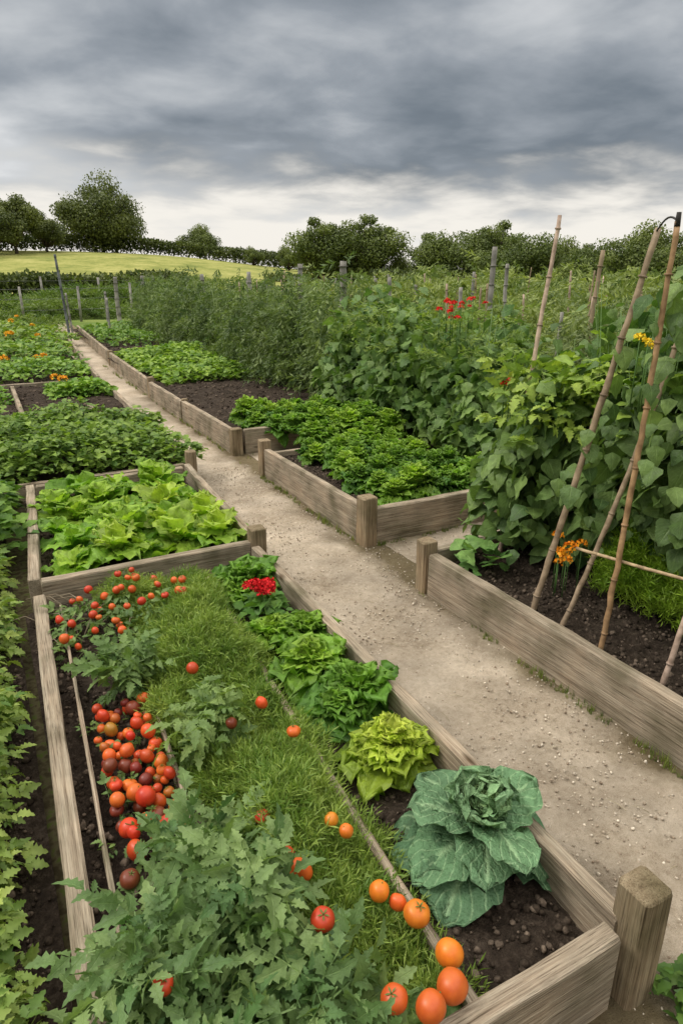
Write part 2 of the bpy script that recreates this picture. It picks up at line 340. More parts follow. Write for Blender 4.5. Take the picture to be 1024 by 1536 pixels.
def soil(x0,x1,y0,y1,z,parent,res=.03,amp=.018):
    nx=max(2,int((x1-x0)/res)); ny=max(2,int((y1-y0)/res)); X,Y=np.meshgrid(np.linspace(x0,x1,nx+1),np.linspace(y0,y1,ny+1))
    Z=z+amp*N2(X,Y,9,1,3)+amp*.6*rng.normal(size=X.shape)*.5
    V=np.stack([X,Y,Z],-1).reshape(-1,3); n=nx+1
    i,j=np.meshgrid(np.arange(ny),np.arange(nx),indexing='ij'); b=(i*n+j).ravel()
    g=Geo(); g.add(V,np.stack([b,b+1,b+n+1,b+n],-1),(1,1,1))
    dens=420 if y0<4 else 90
    m=int(min(9000,dens*(x1-x0)*(y1-y0)*(3 if y0<4 else 1.5)))
    P=np.stack([R(x0+.02,x1-.02,m),R(y0+.02,y1-.02,m),np.full(m,z+.004)],-1); P[:,2]+=amp*N2(P[:,0],P[:,1],9,1,3)
    s=.004+.013*R(0,1,m)**3
    t=R(0,1,m)**2
    g.inst(T_clod,P,randrot(m,s*(1 if y0<4 else 1.8)),lerp((.04,.03,.022),(.17,.13,.098),t),1)
    return g.done('soil',[M_soil,M_clod],parent)
def wx(y): return max(0,y-9)*.04
# ---- near left raised bed
b=empty('raised_garden_bed')
plank('side_plank',(1.20,.76),(1.24,3.44),.27,.05,parent=b); plank('front_plank',(.02,.745),(1.15,.745),.27,.055,parent=b)
plank('long_plank',(-.035,.5),(.06,3.46),.22,.06,parent=b)
plank('inner_board',(.77,.79),(.90,3.3),.205,.03,parent=b)
plank('thin_board',(.06,1.0),(.15,3.35),.2,.014,z0=.08,parent=b); plank('short_thin_board',(.345,1.62),(.385,2.5),.2,.014,z0=.08,parent=b)
post('corner_post',1.232,.735,.38,.095,b)
soil(-.02,.80,.78,3.46,.13,b); soil(.81,1.18,.78,3.44,.137,b)
b=empty('raised_garden_bed')
plank('front_plank',(.08,3.5),(1.23,3.5),.28,.06,parent=b); plank('side_plank',(1.29,3.56),(1.37,5.38),.27,.05,parent=b); plank('left_plank',(.05,3.56),(.16,5.35),.27,.06,parent=b); plank('back_plank',(.2,5.4),(1.34,5.4),.24,.05,parent=b)
post('corner_post',1.275,3.5,.36,.095,b)
soil(.1,1.3,3.54,5.38,.16,b)
b=empty('raised_garden_bed')
plank('side_plank',(1.44,5.55),(1.5,7.5),.27,.05,parent=b); post('corner_post',1.43,5.47,.35,.085,b); plank('front_plank',(-1.6,5.5),(1.38,5.5),.24,.05,parent=b); plank('back_plank',(-1.6,7.5),(1.45,7.5),.22,.05,parent=b)
soil(-1.6,1.42,5.5,7.5,.15,b,.06)
b=empty('raised_garden_bed')
plank('side_plank',(1.5,7.6),(1.56,11),.22,.05,parent=b); plank('inner_board',(.3,7.6),(.3,10.6),.24,.05,parent=b); plank('short_board',(1.02,7.9),(1.1,8.9),.21,.06,z0=.1,parent=b); plank('back_plank',(-3,11.05),(1.55,11.05),.2,.05,parent=b)
soil(-3,1.5,7.55,11,.15,b,.07)
b=empty('raised_garden_bed')
plank('side_plank',(1.56,11.2),(1.75,15),.22,.05,parent=b); plank('side_plank_far',(1.77,15.1),(2.1,21.5),.22,.05,parent=b); plank('left_plank',(.0,11.2),(.7,21),.22,.05,parent=b)
soil(-3.5,1.6,11.15,21,.13,b,.12)
b=empty('planting_strip'); soil(-1.6,-.06,.3,5.4,.07,b,.04)
# ---- right beds
b=empty('raised_garden_bed')
plank('side_plank',(2.14,-.6),(2.10,2.86),.27,.06,parent=b); plank('back_plank',(2.17,2.93),(4.0,2.93),.26,.05,parent=b); post('corner_post',2.10,2.92,.33,.095,b)
soil(2.15,4.0,.1,2.9,.17,b)
b=empty('raised_garden_bed')
plank('side_plank',(2.14,3.75),(2.13,5.48),.28,.055,parent=b); plank('front_plank',(2.20,3.69),(3.42,3.69),.27,.06,parent=b); post('corner_post',2.14,3.69,.36,.11,b); post('rear_post',2.13,5.54,.35,.10,b); plank('right_plank',(3.42,3.74),(3.42,5.5),.26,.05,parent=b); plank('back_plank',(2.2,5.56),(3.4,5.56),.22,.05,parent=b)
soil(2.16,3.4,3.7,5.55,.17,b,.04)
b=empty('raised_garden_bed')
plank('front_plank',(2.23,6.36),(3.4,6.36),.27,.06,parent=b); post('corner_post',2.14,6.35,.29,.11,b); plank('side_plank',(2.13,6.42),(2.11,8.2),.27,.055,parent=b); plank('side_plank_b',(2.105,8.24),(2.10,9.95),.26,.055,parent=b); post('divider_post',2.12,10.02,.32,.09,b); post('mid_post',2.13,8.22,.29,.07,b)
plank('side_plank_c',(2.12,10.1),(2.22,13.9),.27,.055,parent=b); post('divider_post_b',2.23,14,.3,.09,b); plank('side_plank_d',(2.25,14.1),(2.6,21.5),.26,.055,parent=b)
soil(2.16,4.1,6.4,14,.17,b,.06); soil(2.4,4.3,14,21.5,.15,b,.15)
# ------------------------------------------------------------ terrain
def hfun(x,y):
    r=np.hypot(x,y); az=np.degrees(np.arctan2(x,y))
    s=np.clip((r-46)/64,0,1); s=s*s*(3-2*s)
    w=.18+.82/(1+np.exp((az-20)/4.0))
    return 4.3*s*w+ .15*N2(x,y,.05,2,2)*np.clip((r-40)/30,0,1)
c=np.sinh(np.linspace(-6.2,6.2,181)); c=c/c.max()*900
X,Y=np.meshgrid(c,c); Z=hfun(X,Y)
n=181;i,j=np.meshgrid(np.arange(n-1),np.arange(n-1),indexing='ij'); bb=(i*n+j).ravel()
g=Geo(); g.add(np.stack([X,Y,Z],-1).reshape(-1,3),np.stack([bb,bb+1,bb+n+1,bb+n],-1),(.1,.1,.05)); g.done('ground',[M_terr])
# path
g=Geo()
def pgrid(x0f,x1f,y0,y1,nx,ny,z,edge=True):
    v=np.linspace(y0,y1,ny+1); u=np.linspace(0,1,nx+1); U,V=np.meshgrid(u,v)
    X=np.vectorize(x0f)(V)*(1-U)+np.vectorize(x1f)(V)*U; Zz=z+.007*N2(X,V,5,2,3)+.002*rng.normal(size=X.shape)
    n=nx+1;i,j=np.meshgrid(np.arange(ny),np.arange(nx),indexing='ij'); b_=(i*n+j).ravel()
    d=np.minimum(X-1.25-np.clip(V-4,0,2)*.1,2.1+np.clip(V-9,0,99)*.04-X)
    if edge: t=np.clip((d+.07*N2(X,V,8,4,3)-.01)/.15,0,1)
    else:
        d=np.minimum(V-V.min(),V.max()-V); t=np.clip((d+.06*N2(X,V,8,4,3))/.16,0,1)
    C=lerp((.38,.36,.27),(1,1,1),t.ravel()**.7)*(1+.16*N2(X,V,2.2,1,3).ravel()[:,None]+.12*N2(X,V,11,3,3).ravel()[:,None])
    g.add(np.stack([X,V,Zz],-1).reshape(-1,3),np.stack([b_,b_+1,b_+n+1,b_+n],-1),C)
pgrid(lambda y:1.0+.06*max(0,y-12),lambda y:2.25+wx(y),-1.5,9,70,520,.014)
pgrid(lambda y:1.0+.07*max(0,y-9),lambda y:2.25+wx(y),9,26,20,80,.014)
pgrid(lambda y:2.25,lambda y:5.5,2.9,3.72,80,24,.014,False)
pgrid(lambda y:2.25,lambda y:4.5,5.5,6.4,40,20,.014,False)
m=14000
P=np.stack([R(1.2,2.1,m),R(-.2,6,m),np.full(m,.016)],-1); 
P=np.concatenate([P,np.stack([R(2.1,3.4,1500),R(2.95,3.68,1500),np.full(1500,.016)],-1)]); m=len(P)
s=.0012+.006*R(0,1,m)**4
g.inst(T_clod,P,randrot(m,s),lerp((.26,.2,.14),(.7,.62,.5),R(0,1,m)),1)
g.done('gravel_path',[M_path,M_clod])
# ------------------------------------------------------------ foliage helpers
def rosette(g,c,Rr,n,temps,cin,cout,el0=8,el1=80,lmin=.45,mi=0,lift=0,jit=6):
    i=np.arange(n); f=i/(n-1); az=i*2.39996+R(-.3,.3,n); el=np.radians(el0+(el1-el0)*f**.85+rng.normal(size=n)*jit)
    L=Rr*(1-(1-lmin)*f)*R(.85,1.15,n)
    D=np.stack([np.cos(az)*np.cos(el),np.sin(az)*np.cos(el),np.sin(el)],-1); Nn=np.stack([-np.cos(az)*np.sin(el),-np.sin(az)*np.sin(el),np.cos(el)],-1)+rng.normal(size=(n,3))*.16
    P=A(c)[None]+np.stack([np.cos(az)*.02*(1-f),np.sin(az)*.02*(1-f),lift*f],-1)
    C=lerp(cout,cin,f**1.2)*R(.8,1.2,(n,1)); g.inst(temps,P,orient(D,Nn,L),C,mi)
def mass(g,x0,x1,y0,y1,z0,z1,n,temps,size,ca,cb,amp=.18,fr=4,hang=0,out=None,mi=0,seed=0,sz=.35,surf=.6,edge=.5):
    x=R(x0,x1,n); y=R(y0,y1,n)
    ex=(2*(x-(x0+x1)/2)/(x1-x0)); ey=(2*(y-(y0+y1)/2)/(y1-y0))
    h=(1-edge*np.abs(ex)**4)*(1-edge*np.abs(ey)**8)*(1+amp*N2(x,y,fr,seed,3))
    h=z0+(z1-z0)*np.clip(h,.1,2); t=R(0,1,n)**surf; z=z0+(h-z0)*t
    x=x+.12*(x1-x0)*N2(y,z,fr*1.3,seed+1,2)*.5
    az=R(0,6.283,n); o=np.stack([np.cos(az),np.sin(az),0*az],-1)
    side=np.stack([ex**3*1.2,ey**5,0*ex],-1)
    o=nrm(o*.9+side+(0 if out is None else A(out)[None]))
    up=A([[0,0,1.]])
    if hang: D=o*.6-up*R(-.25,1.1,(n,1)); Nn=o+up*.55+rng.normal(size=(n,3))*.45
    else: D=o+up*R(-.2,.8,(n,1)); Nn=up+o*.2+rng.normal(size=(n,3))*.35
    s=size*R(1-sz,1+sz,n)
    cl=.5+.5*N2(x*1.0,y+z*2,fr*2.2,seed+2,2)
    C=lerp(ca,cb,np.clip(cl*.5+R(-.15,.6,n),0,1))
    g.inst(temps,np.stack([x,y,z],-1),orient(D,Nn,s),C,mi)
def stems(g,x0,x1,y0,y1,z0,z1,n,r,C,mi=1,lean=.15):
    for _ in range(n):
        x,y=R(x0,x1),R(y0,y1); h=R(.6,1)*(z1-z0); a,b_=R(-lean,lean),R(-lean,lean)
        g.tube([[x,y,z0],[x+a*h*.4,y+b_*h*.4,z0+h*.5],[x+a*h,y+b_*h,z0+h]],r,r*.5,C,mi,4)
# ------------------------------------------------------------ near bed plants
g=Geo(); SB=(.085,.20,.11); SO=(.06,.155,.085)
rosette(g,(0,0,.05),.25,7,T_savO,(.075,.18,.10),SO,-2,12,.95,lift=.02,jit=6)
rosette(g,(0,0,.08),.20,9,T_savO,(.10,.23,.125),SB,16,44,.85,lift=.04,jit=7)
rosette(g,(0,0,.11),.14,12,T_savI,(.14,.29,.145),(.10,.22,.12),38,64,.75,lift=.04,jit=9)
rosette(g,(0,0,.15),.085,22,T_savI,(.2,.36,.16),(.12,.25,.12),34,86,.6,lift=.03,jit=14)
g.tube([[0,0,-.03],[0,0,.14]],.02,.02,(.2,.28,.12),1)
g.done('savoy_cabbage',[M_savoy,M_stem],loc=(1.085,1.17,.14),rot=.6)
g=Geo()
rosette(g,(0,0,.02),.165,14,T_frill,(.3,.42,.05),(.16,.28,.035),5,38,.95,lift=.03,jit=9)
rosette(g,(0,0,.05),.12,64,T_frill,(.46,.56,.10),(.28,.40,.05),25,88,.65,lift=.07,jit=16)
g.done('frilly_lettuce',[M_lett],loc=(1.045,1.61,.14),rot=1.1,scale=1.0)
frm=[]
for k in range(4):
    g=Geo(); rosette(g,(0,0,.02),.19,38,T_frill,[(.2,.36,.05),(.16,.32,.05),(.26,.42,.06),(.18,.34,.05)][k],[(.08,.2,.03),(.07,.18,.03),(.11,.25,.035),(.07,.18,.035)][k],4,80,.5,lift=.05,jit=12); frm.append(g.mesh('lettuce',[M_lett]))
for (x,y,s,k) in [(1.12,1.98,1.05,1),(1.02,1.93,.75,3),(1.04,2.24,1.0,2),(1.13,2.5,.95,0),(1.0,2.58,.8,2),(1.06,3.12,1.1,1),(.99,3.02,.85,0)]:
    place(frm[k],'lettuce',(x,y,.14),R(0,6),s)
smf=[]
for k in range(4):
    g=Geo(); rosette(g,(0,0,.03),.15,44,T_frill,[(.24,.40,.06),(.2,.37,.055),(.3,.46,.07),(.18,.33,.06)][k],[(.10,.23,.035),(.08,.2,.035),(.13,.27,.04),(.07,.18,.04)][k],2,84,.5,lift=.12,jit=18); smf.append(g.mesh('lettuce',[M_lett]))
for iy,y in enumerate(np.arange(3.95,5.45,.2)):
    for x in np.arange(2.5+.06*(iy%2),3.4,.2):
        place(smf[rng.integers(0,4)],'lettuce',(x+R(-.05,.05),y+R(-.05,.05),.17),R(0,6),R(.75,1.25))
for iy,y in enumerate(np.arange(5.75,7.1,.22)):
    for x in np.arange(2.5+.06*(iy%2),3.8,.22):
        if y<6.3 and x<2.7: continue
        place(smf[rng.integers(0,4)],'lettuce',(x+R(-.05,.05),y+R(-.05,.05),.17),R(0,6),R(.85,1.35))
brm=[]
for k in range(5):
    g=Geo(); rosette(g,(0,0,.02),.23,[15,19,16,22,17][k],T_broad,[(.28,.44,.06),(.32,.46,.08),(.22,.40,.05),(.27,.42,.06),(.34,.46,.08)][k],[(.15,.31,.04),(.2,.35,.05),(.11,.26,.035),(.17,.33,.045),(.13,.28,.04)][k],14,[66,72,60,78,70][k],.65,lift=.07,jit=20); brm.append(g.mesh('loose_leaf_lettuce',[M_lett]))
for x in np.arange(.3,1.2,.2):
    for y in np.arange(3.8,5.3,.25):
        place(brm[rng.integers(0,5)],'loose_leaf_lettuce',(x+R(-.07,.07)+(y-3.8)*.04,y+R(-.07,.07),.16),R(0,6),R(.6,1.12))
# low feathery green mat
def mound(x,y): return .15+.10*N2(x,y,6,1,3)+.08*N2(x,y,2.5,4,2)
g=Geo(); nx,ny=30,160; X,Y=np.meshgrid(np.linspace(0,1,nx+1),np.linspace(.85,3.42,ny+1))
xl=lambda y: .40+.05*np.sin(y*5)+.03*np.sin(y*13)
xr_=lambda y:.80+(y-.8)*.05+.03*np.sin(y*11)
X=xl(Y)+(xr_(Y)-xl(Y))*X; E=np.clip(1-np.abs((X-xl(Y))/(xr_(Y)-xl(Y))*2-1)**3,0,1)
Zm=.10+np.clip(mound(X,Y),.02,1)*E*.85
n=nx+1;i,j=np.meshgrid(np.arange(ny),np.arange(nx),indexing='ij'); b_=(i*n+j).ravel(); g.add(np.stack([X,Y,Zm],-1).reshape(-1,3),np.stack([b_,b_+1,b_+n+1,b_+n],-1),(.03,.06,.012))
P3=np.stack([X,Y,Zm],-1)
for (m,s0,s1,sp_,mi_) in ((24000,.025,.05,.45,0),(9000,.05,.095,.5,0)):
    iy=rng.integers(0,ny,m); ix=rng.integers(0,nx,m); fx=R(0,1,m)[:,None]
    P=P3[iy,ix]*(1-fx)+P3[iy,ix+1]*fx; P[:,1]+=R(-.01,.01,m); P[:,2]-=.006
    az=R(0,6.28,m); D=np.stack([np.cos(az),np.sin(az),0*az],-1); ee=(ix/nx-.5)*2
    lean=.5*N2(P[:,0],P[:,1],9,2,2)
    up=nrm(np.stack([rng.normal(size=m)*sp_+.9*ee**3+lean,rng.normal(size=m)*sp_-lean,np.ones(m)],-1))
    Xa=nrm(np.cross(D,up)); Ya=np.cross(up,Xa); s=R(s0,s1,m)[:,None]
    cl=.5+.5*N2(P[:,0],P[:,1],12,6,2)
    wd=.75 if s1>.06 else 1.0
    g.inst(T_sprig,P,np.stack([Xa*s*wd,Ya*s*wd,up*s],-1),lerp((.08,.165,.025),(.25,.35,.085),np.clip(cl*.6+R(-.15,.55,m),0,1)))
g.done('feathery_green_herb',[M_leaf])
# tomato plants
def tomato_plant(name,c,spread,H,nst,nl,Ls,ca,cb,up=.8):
    g=Geo(); c=A(c,float)
    for s_ in range(nst):
        a=6.283*s_/nst+R(-.4,.4); rr=spread*R(.2,1); h=H*R(.6,1.15); t=np.linspace(0,1,7)
        pts=c+np.stack([np.cos(a)*rr*t**1.4,np.sin(a)*rr*t**1.4,h*np.sin(t*1.5)],-1)+rng.normal(size=(7,3))*.006
        g.tube(pts,.005,.002,(.15,.24,.08),1,5)
        for l in range(nl):
            tt=.15+.85*(l+R())/nl; q=c+A([math.cos(a)*rr*tt**1.4,math.sin(a)*rr*tt**1.4,h*math.sin(tt*1.5)])
            b_=a+l*2.4+R(-.5,.5); L=Ls*R(.5,1.25)*(1.1-.3*tt)
            D=A([[math.cos(b_),math.sin(b_),R(-.25,up+.5*tt)]]); Nn=A([[0,0,1.]])+rng.normal(size=(1,3))*.5
            g.inst(T_tom,q[None],orient(D,Nn,L),lerp(ca,cb,A([R()])))
    return g.done(name,[M_veg,M_stem])
TA=(.06,.135,.05);TB=(.18,.275,.115)
tomato_plant('tomato_plant',(.33,2.5,.13),.15,.26,8,8,.15,(.07,.145,.05),(.15,.24,.085))
tomato_plant('tomato_plant',(.5,1.98,.13),.12,.24,7,6,.16,(.09,.17,.06),(.2,.3,.11))
for (x,y,sp,h,ns) in [(.12,1.08,.15,.30,8),(.34,1.12,.14,.34,8),(.30,1.38,.12,.24,6),(-.0,.86,.14,.26,7),(.22,.86,.14,.30,7),(.42,.88,.10,.26,6),(.43,1.42,.07,.20,4)]:
    tomato_plant('tomato_plant',(x,y,.13),sp,h,ns,10,.165,TA,TB,1.1)
g=Geo(); rosette(g,(0,0,0),.15,14,T_broad,(.2,.32,.12),(.1,.2,.07),25,82,.7,jit=12); me=g.mesh('chard',[M_veg])
for (x,y,s) in [(.60,.80,.85),(.50,.80,.9)]: place(me,'chard',(x,y,.17),R(0,6),s)
# tomatoes
def add_tomato(g,p,r,col):
    side=R()<.55
    up=A([[R(-.5,.5)+.9*side,R(-.5,.5)+.9*side,.15 if side else 1]])
    M=orient(A([[R(-.3,.3)-.6*side,1,R(-.3,.3)]]),up,r)
    col=np.clip(A(col)*A([R(.85,1.08),R(.7,1.2),1]),0,1)
    g.inst(T_fruit,A([p]),M,A([col]),0)
    Z=M[0][:,2]; top=A(p)+Z*.82
    az=np.arange(5)*1.2566+R(); Xa,Ya=M[0][:,0]/r,M[0][:,1]/r; Zn=Z/r
    D=np.cos(az)[:,None]*Xa+np.sin(az)[:,None]*Ya+Zn*.15
    g.inst([dia(.13,.05)],np.tile(top,(5,1)),orient(D,np.tile(Zn,(5,1)),r*R(.4,.65)),(.10,.17,.04),1)
    g.tube([top-Zn*r*.1,top+Zn*r*.3],r*.07,r*.05,(.12,.18,.05),2,5)
OR=(.72,.12,.02);RD=(.58,.055,.016);DK=(.2,.035,.018);OG=(.76,.19,.02)
singles=[(.536,2.277,.32,.025,RD),(.685,1.914,.34,.024,OR),(.728,1.728,.33,.024,OR),(.564,1.893,.31,.02,DK),(.508,1.186,.36,.032,OR),(.499,1.26,.34,.032,RD),(.676,1.076,.31,.026,OG),(.73,.985,.30,.034,OG),(.745,.87,.29,.034,OG),(.70,.80,.30,.035,OR),(.71,1.04,.29,.024,OR),(.684,1.269,.33,.02,OG),(.666,1.325,.33,.02,OG),(.493,1.415,.34,.022,RD),(.476,.993,.42,.028,RD),(.56,.82,.33,.03,OR),(.12,1.39,.33,.026,DK),(.62,.77,.33,.032,OR),(.12,1.0,.44,.022,RD),(.57,.76,.25,.034,OG)]
for (x,y,z,r,c_) in singles:
    g=Geo(); add_tomato(g,(0,0,0),r,c_); g.done('tomato',[M_fruit,M_leaf,M_stem],loc=(x,y,z))
g=Geo(); pts=[]
for _ in range(2500):
    y=R(1.6,2.34); x=R(.125,.325)+(y-1.6)*.04; r=R(.015,.029) if y>1.8 else R(.018,.036); z=.15+r*.8+R(0,.06)
    if all((x-q[0])**2+(y-q[1])**2+(z-q[2])**2>(.9*(r+q[3]))**2 for q in pts): pts.append((x,y,z,r))
    if len(pts)>80: break
for q in pts:
    t=R(); add_tomato(g,q[:3],q[3],OR if t<.4 else (RD if t<.68 else (DK if t<.9 else (.42,.14,.02))))
mass(g,.12,.36,1.6,2.3,.14,.2,50,T_herb,.05,(.06,.13,.04),(.15,.24,.08),mi=1)
g.done('tomato_pile',[M_fruit,M_leaf,M_stem])
g=Geo(); pts=[]
for _ in range(900):
    y=R(2.8,3.3); x=R(.12,.8); r=R(.014,.023); z=.19+R(.0,.10)
    if x>.4 and y<2.9: continue
    if x>.4: z+=.06
    if all((x-q[0])**2+(y-q[1])**2+(z-q[2])**2>(1.05*(r+q[3]))**2 for q in pts): pts.append((x,y,z,r))
    if len(pts)>38: break
for q in pts: add_tomato(g,q[:3],q[3],OR if R()<.6 else RD)
mass(g,.12,.7,2.85,3.3,.14,.26,160,T_herb,.07,(.06,.13,.04),(.15,.24,.08),mi=1)
g.done('cherry_tomato_cluster',[M_fruit,M_leaf,M_stem])
# flowers
def pompom(g,c,r,n,col,col2,flat=.7):
    D=nrm(rng.normal(size=(n,3))); D[:,2]=np.abs(D[:,2]); P=A(c)+D*r*A([1,1,flat])*.75*R(.5,1,(n,1))
    tang=nrm(np.cross(D,rng.normal(size=(n,3)))); g.inst([dia(.45,.1)],P,orient(tang+D*.6,D,r*R(.35,.55,n)),lerp(col,col2,R(0,1,n)),0)
g=Geo(); 
for _ in range(16):
    a=R(0,6.28); rr=.075*math.sqrt(R()); pompom(g,(math.cos(a)*rr,math.sin(a)*rr,.17+R(-.015,.03)),.036,44,(.5,.01,.012),(.8,.025,.03))
g.tube([[0,0,0],[0,0,.15]],.005,.004,(.1,.2,.05),1,5); mass(g,-.09,.09,-.09,.09,.02,.12,60,T_smallser,.06,(.05,.14,.03),(.12,.25,.05),mi=2)
g.done('red_geranium',[M_petal,M_stem,M_leaf],loc=(1.045,2.82,.15))
def marigolds(name,pts,r,col,col2):
    g=Geo()
    for (x,y,z) in pts:
        pompom(g,(x,y,z),r*R(.75,1.2),46,col,col2); g.tube([[x,y,max(.15,z-.3)],[x,y,z]],.004,.003,(.1,.2,.05),1,4)
    return g.done(name,[M_petal,M_stem])
marigolds('orange_marigold',[(2.55,2.28,.44),(2.57,2.33,.38),(2.5,2.25,.39),(2.6,2.25,.46),(2.53,2.35,.48),(2.50,2.30,.35),(2.47,2.28,.43)],.036,(.85,.25,.01),(.95,.42,.02))
marigolds('orange_marigold',[(.85,10.17,.38),(.95,10.25,.34),(.91,12.5,.43),(.8,12.6,.4),(.3,12.6,.4),(.15,12.5,.4)],.085,(.85,.3,.01),(.95,.5,.03))
marigolds('orange_marigold',[(1.1,15.8,.48),(.6,17,.44),(.3,16,.48),(1.0,21,.58),(.8,20,.53),(.2,19,.53),(1.2,18.6,.5)],.10,(.85,.32,.01),(.95,.6,.03))
marigolds('red_bean_flower',[(4.0+R(-.22,.22),5.2+R(-.22,.22),1.45+R(-.08,.12)) for _ in range(18)],.034,(.6,.01,.01),(.85,.03,.02))
marigolds('red_bean_flower',[(2.60,2.94,1.14),(2.64,2.92,1.1),(2.58,2.92,1.19),(2.64,2.94,1.2)],.026,(.6,.01,.01),(.85,.03,.02))
marigolds('yellow_marigold',[(2.50,1.96,1.51),(2.54,1.98,1.49),(2.52,2.02,1.52)],.03,(.9,.6,.02),(.95,.75,.05))
# ------------------------------------------------------------ left strips
g=Geo()
for k in range(16):
    y=.75+k*.23; x=-.40+R(-.06,.04)+.006*k; h=.28*R(.75,1.3)
    mass(g,x-.22,x+.2,y-.18,y+.18,.08,.1+h,260,T_herb,.075,(.08,.165,.035),(.27,.36,.10),amp=.35,fr=11,seed=k)
mass(g,-1.2,-.6,.6,4.4,.08,.38,2200,T_herb,.085,(.07,.15,.03),(.24,.34,.08),amp=.3,fr=6,seed=2)
stems(g,-.6,-.2,.7,4.2,.07,.3,60,.004,(.16,.25,.08))
g.done('celery_row',[M_leaf,M_stem])
g=Geo(); mass(g,-1.4,.02,4.3,5.4,.1,.55,2000,T_smallser,.085,(.05,.13,.025),(.16,.29,.05),amp=.3,fr=6,seed=4); g.done('spinach_patch',[M_veg])
g=Geo(); mass(g,-1.6,1.42,5.55,7.4,.16,.50,13000,T_smallser,.062,(.07,.15,.035),(.22,.34,.07),amp=.36,fr=6,seed=5,surf=.4); g.done('potato_patch',[M_veg])
g=Geo()
mass(g,.75,1.5,9.7,10.5,.13,.33,900,T_small,.08,(.08,.2,.03),(.22,.36,.06),amp=.3)
mass(g,-2.5,.15,9.6,10.8,.13,.36,1800,T_small,.08,(.08,.2,.03),(.2,.34,.06),amp=.3)
mass(g,-3,1.45,11.5,13.2,.13,.4,3600,T_small,.09,(.07,.17,.03),(.22,.36,.07),amp=.45,fr=3)
mass(g,-3,1.6,14.2,17,.13,.42,3800,T_small,.11,(.07,.17,.03),(.24,.36,.08),amp=.45,fr=3,seed=3)
mass(g,-3,1.9,17.8,21.3,.13,.45,3200,T_small,.13,(.09,.18,.04),(.26,.36,.1),amp=.45,fr=3,seed=6)
g.done('low_vegetable_rows',[M_leaf])
g=Geo(); mass(g,2.35,3.9,10.1,13.9,.15,.42,5000,T_smallser,.085,(.08,.18,.03),(.26,.40,.07),amp=.4,fr=3,seed=7); mass(g,2.6,3.9,16,21,.15,.4,1500,T_small,.1,(.06,.15,.03),(.18,.3,.06),amp=.35,fr=3,seed=8); g.done('salad_greens_row',[M_leaf])
g=Geo()
for k in range(52):
    y=7.3+k*.265+R(-.1,.1); x=4.35+R(-.3,.3)+(max(0,y-14)*.03); h=1.5*R(.78,1.14)
    sh=R(.8,1.2)
    mass(g,x-.42,x+.42,y-.3,y+.3,.1,h,160,T_plume,.3,A((.06,.11,.045))*sh,A((.2,.28,.115))*sh,amp=.25,fr=5,hang=1,out=(-.5,-.15,0),seed=k%9,surf=.75)
stems(g,3.95,4.7,7.2,20.5,.1,1.55,90,.008,(.2,.27,.1),lean=.1)
g.done('asparagus_row',[M_leaf,M_stem])
g=Geo()
for k in range(8):
    y=4.75+k*.38; x=4.25+R(-.15,.15); h=1.26*R(.8,1.14); sh=R(.85,1.2)
    mass(g,x-.45,x+.45,y-.32,y+.32,.15,h,480,T_cuc,.125,A((.06,.135,.04))*sh,A((.19,.30,.10))*sh,amp=.3,fr=6,hang=1,out=(-.6,-.4,0),seed=k,surf=.7)
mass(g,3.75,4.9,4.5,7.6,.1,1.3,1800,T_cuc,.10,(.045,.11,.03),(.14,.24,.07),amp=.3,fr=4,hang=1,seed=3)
mass(g,3.8,4.7,4.5,7.5,.9,1.42,420,T_plume,.2,(.1,.18,.04),(.25,.35,.1),amp=.3,fr=4,seed=5)
stems(g,3.9,4.6,4.6,7.5,.1,1.5,30,.008,(.14,.22,.08))
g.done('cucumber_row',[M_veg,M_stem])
g=Geo(); mass(g,4.3,5.6,.5,4.6,.1,1.6,4600,T_plume,.24,(.09,.14,.065),(.24,.31,.15),amp=.25,fr=4,hang=1,out=(-.4,0,0),seed=1); stems(g,4.3,5.3,.6,4.5,.1,1.6,50,.007,(.2,.27,.1)); g.done('fennel_row',[M_leaf,M_stem])
g=Geo()
BA=(.055,.115,.04);BB=(.17,.275,.095)
for k,y in enumerate(np.arange(.9,3.15,.25)):
    h=1.76-max(0,(y-1.7))*.40; x=3.12+R(-.1,.1); sh=R(.85,1.15)
    zb=.5 if 1.2<y<2.3 else .28
    mass(g,x-.48,x+.55,y-.22,y+.22,zb,h,540,T_bean,.098,A(BA)*sh,A(BB)*sh,amp=.3,fr=7,hang=1,out=(-.6,-.2,0),seed=k,surf=.85,edge=.4,sz=.5)
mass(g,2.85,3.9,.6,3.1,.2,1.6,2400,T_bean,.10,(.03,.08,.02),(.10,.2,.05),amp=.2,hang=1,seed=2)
mass(g,2.48,2.95,2.55,3.0,.22,1.0,380,T_bean,.10,BA,BB,amp=.3,hang=1,out=(-.6,-.4,0),seed=4,sz=.5)
mass(g,2.55,3.0,2.4,3.0,.9,1.36,170,T_herb,.13,(.12,.22,.04),(.32,.44,.09),amp=.3,seed=5)
mass(g,2.6,3.3,1.0,2.6,1.0,1.6,260,T_bean,.08,(.12,.22,.04),(.28,.42,.09),amp=.4,seed=7,sz=.5)
stems(g,2.7,3.3,.9,3.0,.15,1.75,60,.004,(.12,.2,.06),lean=.2)
for (p,q) in (((2.58,2.84,.6),(2.80,2.9,1.5)),((2.30,2.19,.75),(2.5,2.06,1.6)),((2.3,1.8,1.0),(2.36,1.81,1.8))):
    m=34; t=R(0,1,m)[:,None]; P=A(p)*(1-t)+A(q)*t+rng.normal(size=(m,3))*.05+A([.08,0,0]); az=R(0,6.28,m); o_=np.stack([np.cos(az)-.6,np.sin(az)-.3,0*az],-1)
    g.inst(T_bean,P,orient(o_*.5-A([[0,0,.8]]),o_+A([[0,0,.5]]),R(.05,.12,m)),lerp(BA,BB,R(0,1,m)))
g.done('runner_bean_plants',[M_veg,M_stem])
